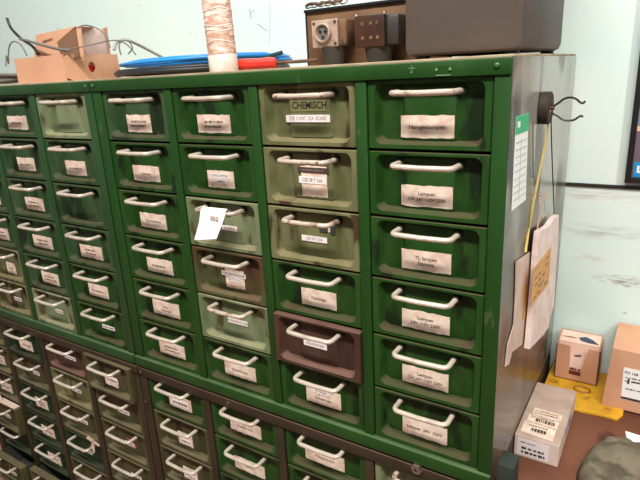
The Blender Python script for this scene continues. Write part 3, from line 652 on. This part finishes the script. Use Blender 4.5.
# paper bag with the orange label
def sheet(pix, x, thick=.003, sub=None):
    return [sx(u, v, x) for u, v in pix]
bag = thing('hanging_paper_bag', 'pale pink crumpled paper bag with a slanted orange label, hanging on the side panel', 'bag', tuple(sx(540, 240, SX+.010)))
b0 = Vector(bag.location)
m = MB(); pl = sheet([(534, 231), (543, 226), (549, 218), (553.5, 214.5), (553, 240), (551, 272), (549, 305), (545, 318), (543.5, 326), (539, 333), (533, 339), (524, 348), (527, 315), (530, 280), (531.5, 255)], SX+.006)
m.poly([p-b0 for p in pl], (.010, 0, 0), 0); m.build('bag', M['pinkpaper'], bag, smooth=0)
m = MB(); pl = sheet([(533.5, 269), (551, 247), (548.5, 283), (530.5, 308)], SX+.0165); m.poly([p-b0 for p in pl], (.0006, 0, 0), 0)
A_, B_, C_, D_ = [p-b0+Vector((.0008, 0, 0)) for p in pl]
rg = random.Random(5)
for k in range(5):
    f = .14+k*.17
    for j in range(4):
        a = .1+j*.2+rg.uniform(0, .04); b_ = a+rg.uniform(.08, .15)
        e0, e1 = A_.lerp(D_, f), B_.lerp(C_, f); f2_ = f+.05; g0, g1 = A_.lerp(D_, f2_), B_.lerp(C_, f2_)
        rg.random() < .6 and m.poly([e0.lerp(e1, a), e0.lerp(e1, b_), g0.lerp(g1, b_), g0.lerp(g1, a)], (.0003, 0, 0), 1)
o = m.build('orange_label', [M['orange'], M['ink_soft']], bag, smooth=0); o.material_slots[1].material; o['label'] = 'orange printed label'
# knot
m = MB(); m.tube([sx(539, 194, SX+.008), sx(543, 197, SX+.012), sx(547, 195, SX+.01), sx(545, 199, SX+.012), sx(541, 200, SX+.01), sx(538.5, 220, SX+.006), sx(537, 232, SX+.008)], .0011, 6, 0, False, 1)
tag(m.build('knotted_string', M['kraft']), 'knotted pale string holding the pink paper bag', 'string')
# second paper behind
p2 = thing('hanging_paper', 'tan paper sheet with a torn lower corner hanging left of the pink paper bag', 'paper', tuple(sx(520, 280, SX+.003)))
b0 = Vector(p2.location)
m = MB(); pl = sheet([(515.5, 261.5), (529.5, 252), (530, 300), (527, 340), (514, 350), (511.5, 352), (508.5, 364), (504.5, 366.5), (507, 345), (513, 325), (514.5, 300)], SX+.0012); m.poly([p-b0 for p in pl], (.0012, 0, 0)); m.build('sheet', M['tan_paper'], p2, smooth=0)
m = MB(); pl = sheet([(523.5, 286), (527, 283), (526, 317), (522, 320)], SX+.0026); m.poly([p-b0 for p in pl], (.0005, 0, 0)); m.build('orange_patch', M['orange'], p2, smooth=0)

# ------------------------------------------------------------------ bench on the right and what lies on it
TT = Z0-.705
tb = thing('work_table', 'red brown wooden work table standing right of the cabinets', 'table', (1.45, .10, 0))
m = MB(); m.box(-.604, .60, -.35, .448, TT-.035, TT, 0, .002); m.build('table_top', M['table'], tb)
for x in (-.56, .56):
    for y in (-.31, .40):
        m = MB(); m.box(x-.025, x+.025, y-.025, y+.025, 0, TT-.035, 0, .002); m.build('leg', M['block'], tb)
# yellow sheet
m = MB(); yz = TT
pts = [(.849, .545), (1.01, .545), (1.012, .384), (1.003, .364), (.98, .366), (.93, .360), (.894, .357), (.86, .362), (.849, .37)]
m.poly([(x, y, yz+.0004) for x, y in pts], (0, 0, .004))
m.tube([(.926+.017*math.cos(a), .447+.012*math.sin(a), yz+.0052) for a in [2*math.pi*k/20 for k in range(20)]], .0016, 6, 1, True)
tag(m.build('yellow_folder', [M['yellow'], mat('brown ring', S(130, 84, 30), rough=.5)], smooth=30), 'flat yellow plastic folder with a brown ring mark under the small display box', 'folder')
YT = TT+.0046
# display box
kb = thing('display_box', 'small kraft display box with a cut-out front and pink printed card, on the yellow folder', 'box', (.907, .508, YT))
m = MB(); w, dp, hf, hb, t = .0455, .031, .088, .099, .0018
m.box(-w, w, dp-t, dp, 0, hb, 0); m.box(-w, w, -dp, dp, 0, t, 0)
for s in (-1, 1):
    x = s*w; m.poly([(x, -dp, 0), (x, dp, 0), (x, dp, hb), (x, -dp, hf)], (-s*t, 0, 0), 0)
# front with trapezoid window
F0 = [(-w, 0), (w, 0), (w, hf), (.0225, hf), (.010, .030), (-.0145, .030), (-.0165, hf), (-w, hf)]
m.poly([(x, -dp, z) for x, z in [(-w, 0), (-.0145, 0), (-.0145, .030), (-.0165, hf), (-w, hf)]], (0, t, 0), 0)
m.poly([(x, -dp, z) for x, z in [(.010, 0), (w, 0), (w, hf), (.0225, hf), (.010, .030)]], (0, t, 0), 0)
m.poly([(x, -dp, z) for x, z in [(-.0145, 0), (.010, 0), (.010, .030), (-.0145, .030)]], (0, t, 0), 0)
m.build('carton', M['kraft'], kb, smooth=0)
m = MB(); m.poly([(-w+.003, -dp+.004, .02), (w-.003, -dp+.004, .02), (w-.003, -dp+.014, hf+.003), (-w+.003, -dp+.014, hf+.003)], (0, .001, 0), 0)
m.poly([(-w+.003, -dp+.0135, hf+.0032), (w-.003, -dp+.0135, hf+.0032), (w-.003, dp-.003, hb-.001), (-w+.003, dp-.003, hb-.001)], (0, 0, -.001), 0)
# streaks of the print
z1 = lambda y: hf+.0036+(y+dp-.0135)/(2*dp-.0165)*(hb-.001-hf-.0032)
def on(x, y): return (x, y, z1(y)+.0003)
m.poly([on(-.004, .004), on(.010, .012), on(.026, .004), on(.040, -.010), on(.018, -.010), on(.002, -.006)], (0, 0, .0004), 1)
m.poly([on(-.040, .000), on(-.020, .003), on(-.006, .001), on(-.022, -.001)], (0, 0, .0004), 2)
m.poly([(-.008, -dp+.0095, .062), (.008, -dp+.010, .066), (.006, -dp+.0092, .060), (-.006, -dp+.009, .058)], (0, -.0004, 0), 2)
o = m.build('printed_card', [M['skin_print'], M['navy'], M['ink_soft']], kb, smooth=0); o['label'] = 'pale pink printed card with a navy streak'
m = MB(); m.box(-.0145, .010, -dp-.0006, -dp, .016, .026, 0); scribble(m, -.013, .009, .031, -dp-.0002, .005, 1, random.Random(2)); m.build('brand_patch', [M['maroon'], M['ink']], kb, smooth=0)
# big box
bb = thing('cardboard_box', 'big brown cardboard box with a white address label, in the right corner of the table', 'box', (1.115, .474, TT+.0046))
m = MB(); m.poly([(-.145, -.068, 0), (.145, -.068, 0), (.145, -.068, .134), (-.137, -.068, .138)], (0, .136, 0), 0); m.build('carton', M['kraft'], bb, smooth=0)
m = MB(); m.box(-.137, .145, -.001, .001, .1375, .1383, 0); m.build('tape', M['kraft_dark'], bb, smooth=0) if False else m.bm.free()
m = MB(); y = -.0684
m.poly([(-.113, y, .100), (-.03, y, .100), (-.03, y, .026), (-.111, y, .026)], (0, -.0005, 0), 0)
rg = random.Random(4)
m.text('PO 168', .008, FT(-.098, y-.0007, .089), 1, .0002)
for i, z in enumerate((.078, .070)): scribble(m, -.108, -.05, z, y-.0006, .003, 2, rg)
m.box(-.1035, -.0995, y-.0009, y-.0005, .064, .076, 1); scribble(m, -.094, -.05, .071, y-.0006, .0035, 1, rg)
scribble(m, -.105, -.045, .052, y-.0006, .003, 2, rg); m.box(-.111, -.06, y-.0009, y-.0005, .027, .032, 1)
m.build('address_label', [M['white'], M['ink'], M['ink_soft']], bb, smooth=0)
# lamp box
lb = thing('lamp_carton', 'long dusty pinkish carton with barcode labels, beside the grey side panel on the table', 'box', (.8825, .264, TT+.0002))
W2, D2, H2 = .0395, .101, .0465
m = MB(); m.box(-W2, W2, -D2, D2, 0, H2, 0, .0012)
for f in m.bm.faces:
    f.normal_update()
    if f.normal.y < -.8 or f.normal.x > .8: f.material_index = 1
m.build('carton', [M['lampbox'], M['lampbox_w']], lb, smooth=0)
m = MB(); rg = random.Random(8)
def toplabel(x0, x1, y0, y1, sk=0):
    m.poly([(x0, y0, H2), (x1, y0+sk, H2), (x1, y1+sk, H2), (x0, y1, H2)], (0, 0, .0004), 0)
toplabel(-.024, .029, -.022, .002, -.004); toplabel(-.029, .027, -.049, -.025, -.004); toplabel(-.032, .026, -.088, -.052, -.004)
def tops(x0, x1, y, h, mi):
    x = x0
    while x < x1:
        w = rg.uniform(.0012, .005); m.box(x, min(x+w, x1), y-h/2, y+h/2, H2+.0003, H2+.0007, mi); x += w+rg.uniform(.0008, .002)
tops(-.020, .022, -.008, .003, 2); tops(-.020, .022, -.016, .004, 2); tops(-.014, .022, -.040, .010, 1); tops(-.024, .018, -.031, .003, 2); tops(-.022, .012, -.062, .004, 2); tops(-.016, .012, -.074, .010, 1)
m.build('top_labels', [M['card'], M['ink'], M['ink_soft']], lb, smooth=0)
m = MB(); y = -D2-.0003; m.box(-.034, .022, y-.0004, y, .005, .041, 0); scribble(m, -.026, .014, .021, y-.0004, .005, 1, rg); scribble(m, -.026, .016, .012, y-.0004, .006, 1, rg); scribble(m, -.028, 0, .033, y-.0004, .002, 2, rg)
m.build('end_label', [M['strip'], M['ink'], M['ink_soft']], lb, smooth=0)
m = MB()
for yy in (-.02, .01, .03): m.box(W2, W2+.0004, yy, yy+.014, .012, .030, 0)
m.build('blue_print', M['blueprint'], lb, smooth=0)
# dark metal block at the table corner
m = MB(); m.box(-.013, .015, -.020, .020, 0, .099, 0, .003); tag(m.build('metal_block', M['block'], None, (.862, .020, TT+.0002)), 'dark green grey metal block on the table beside the cabinet corner', 'block')
# white paper slip
m = MB(); m.poly([(1.020, .336, TT+.0004), (1.16, .325, TT+.0004), (1.16, .27, TT+.0004), (1.03, .285, TT+.0004)], (0, 0, .0006)); tag(m.build('paper_slip', M['white'], smooth=0), 'white paper slip on the table behind the grey rag', 'paper')
# rag
m = MB(); rows = []
NX, NY = 40, 34; rg = random.Random(11)
from mathutils import noise as mn
def hgt(s, t):
    e = min(s, 1-s, t, 1-t); base = min(1, s/.05, t/.12, (1-t)/.05, (1-s)/.1)**.55
    n_ = mn.noise(Vector((s*3.1, t*2.7, 3)))*.5+mn.noise(Vector((s*7+2, t*6, 1)))*.3 + abs(mn.noise(Vector((s*5, t*4+s*2, 7))))*.5
    return base*(.022+.022*n_ + .010*abs(mn.noise(Vector((s*16+t*5, t*11, 4)))))
for j in range(NY+1):
    t = j/NY; y = .02+t*.272; row = []
    xl0 = .962 + .006*math.sin(t*9) + (.022*max(0, (t-.85)/.15))
    for i in range(NX+1):
        s = i/NX; x = xl0+s*(1.25-xl0)
        row.append(Vector((x, y-.006*math.sin(s*8)*(t > .5)+ (-.02*(max(0,.15-s)/.15) if t > .8 else 0), TT+.0006+max(0, hgt(s, t)))))
    rows.append(row)
m.loft(rows, 0, closed=False)
o = m.build('crumpled_rag', M['rag'], smooth=60); sol = o.modifiers.new('thickness', 'SOLIDIFY'); sol.thickness = .0015; sol.offset = 1
tag(o, 'crumpled grey green dusty rag on the front of the table', 'cloth')

# ------------------------------------------------------------------ framed picture on the wall
fx0, fz0, fw, fh = .957, Z0-.239, .50, .40
pf = thing('framed_picture', 'black framed picture with mauve and blue print on the right wall', 'picture', (fx0, WY, fz0))
m = MB(); b_ = .011
m.box(0, b_, -.018, 0, 0, fh, 0, .001); m.box(fw-b_, fw, -.018, 0, 0, fh, 0, .001); m.box(b_, fw-b_, -.018, 0, 0, b_, 0, .001); m.box(b_, fw-b_, -.018, 0, fh-b_, fh, 0, .001); m.build('frame', M['black'], pf)
m = MB(); y = -.010
def zpix(v): return at(637, v, WY-.01).z-fz0
bands = [(fh-b_, zpix(40), 0), (zpix(40), zpix(60), 1), (zpix(60), zpix(76), 2), (zpix(76), zpix(82), 1), (zpix(82), zpix(108), 1), (zpix(108), zpix(126), 0), (zpix(126), zpix(131), 2), (zpix(131), b_, 1)]
for za, zb, mi in bands: m.box(b_, fw-b_, y, y+.004, zb, za, mi)
za, zb = zpix(162), zpix(177); xa = at(633.5, 170, WY-.01).x-fx0
m.box(xa, xa+.12, y-.0006, y, zb, za, 3); m.text('L', .019, FT(xa+.0105, y-.0008, (za+zb)/2), 4, .0012)
m.build('print', [M['sprint1'], M['sprint2'], M['sprint3'], M['sprint4'], M['white']], pf, smooth=0)

# ------------------------------------------------------------------ light
def area(name, loc, size, sy, power, colr, tgt=None):
    l = bpy.data.lights.new(name, 'AREA'); l.shape = 'RECTANGLE'; l.size = size; l.size_y = sy; l.energy = power; l.color = colr
    o = bpy.data.objects.new(name, l); col.objects.link(o); o.location = loc
    if tgt: o.rotation_euler = (Vector(tgt)-Vector(loc)).to_track_quat('-Z', 'Y').to_euler()
    return o
area('ceiling_lamp', (.8, -1.45, 3.5), 2.4, .2, 248, (1, .96, .91))
area('right_fill_light', (2.7, -1.3, 3.3), .2, 1.4, 84, (1, .95, .89), (1.2, .2, 1.0))  # added unseen light from the right, brightens the side panel and papers
area('window_light', (-3.6, -2.2, 1.9), 1.6, 1.6, 5, (.92, 1, .98), (0, .3, 1.2))
w = bpy.data.worlds.new('world'); sc.world = w; w.use_nodes = True
w.node_tree.nodes['Background'].inputs[0].default_value = (.95, .97, 1, 1); w.node_tree.nodes['Background'].inputs[1].default_value = .27
sc.view_settings.view_transform = 'Standard'; sc.view_settings.look = 'None'; sc.view_settings.exposure = -.45; sc.view_settings.gamma = 1
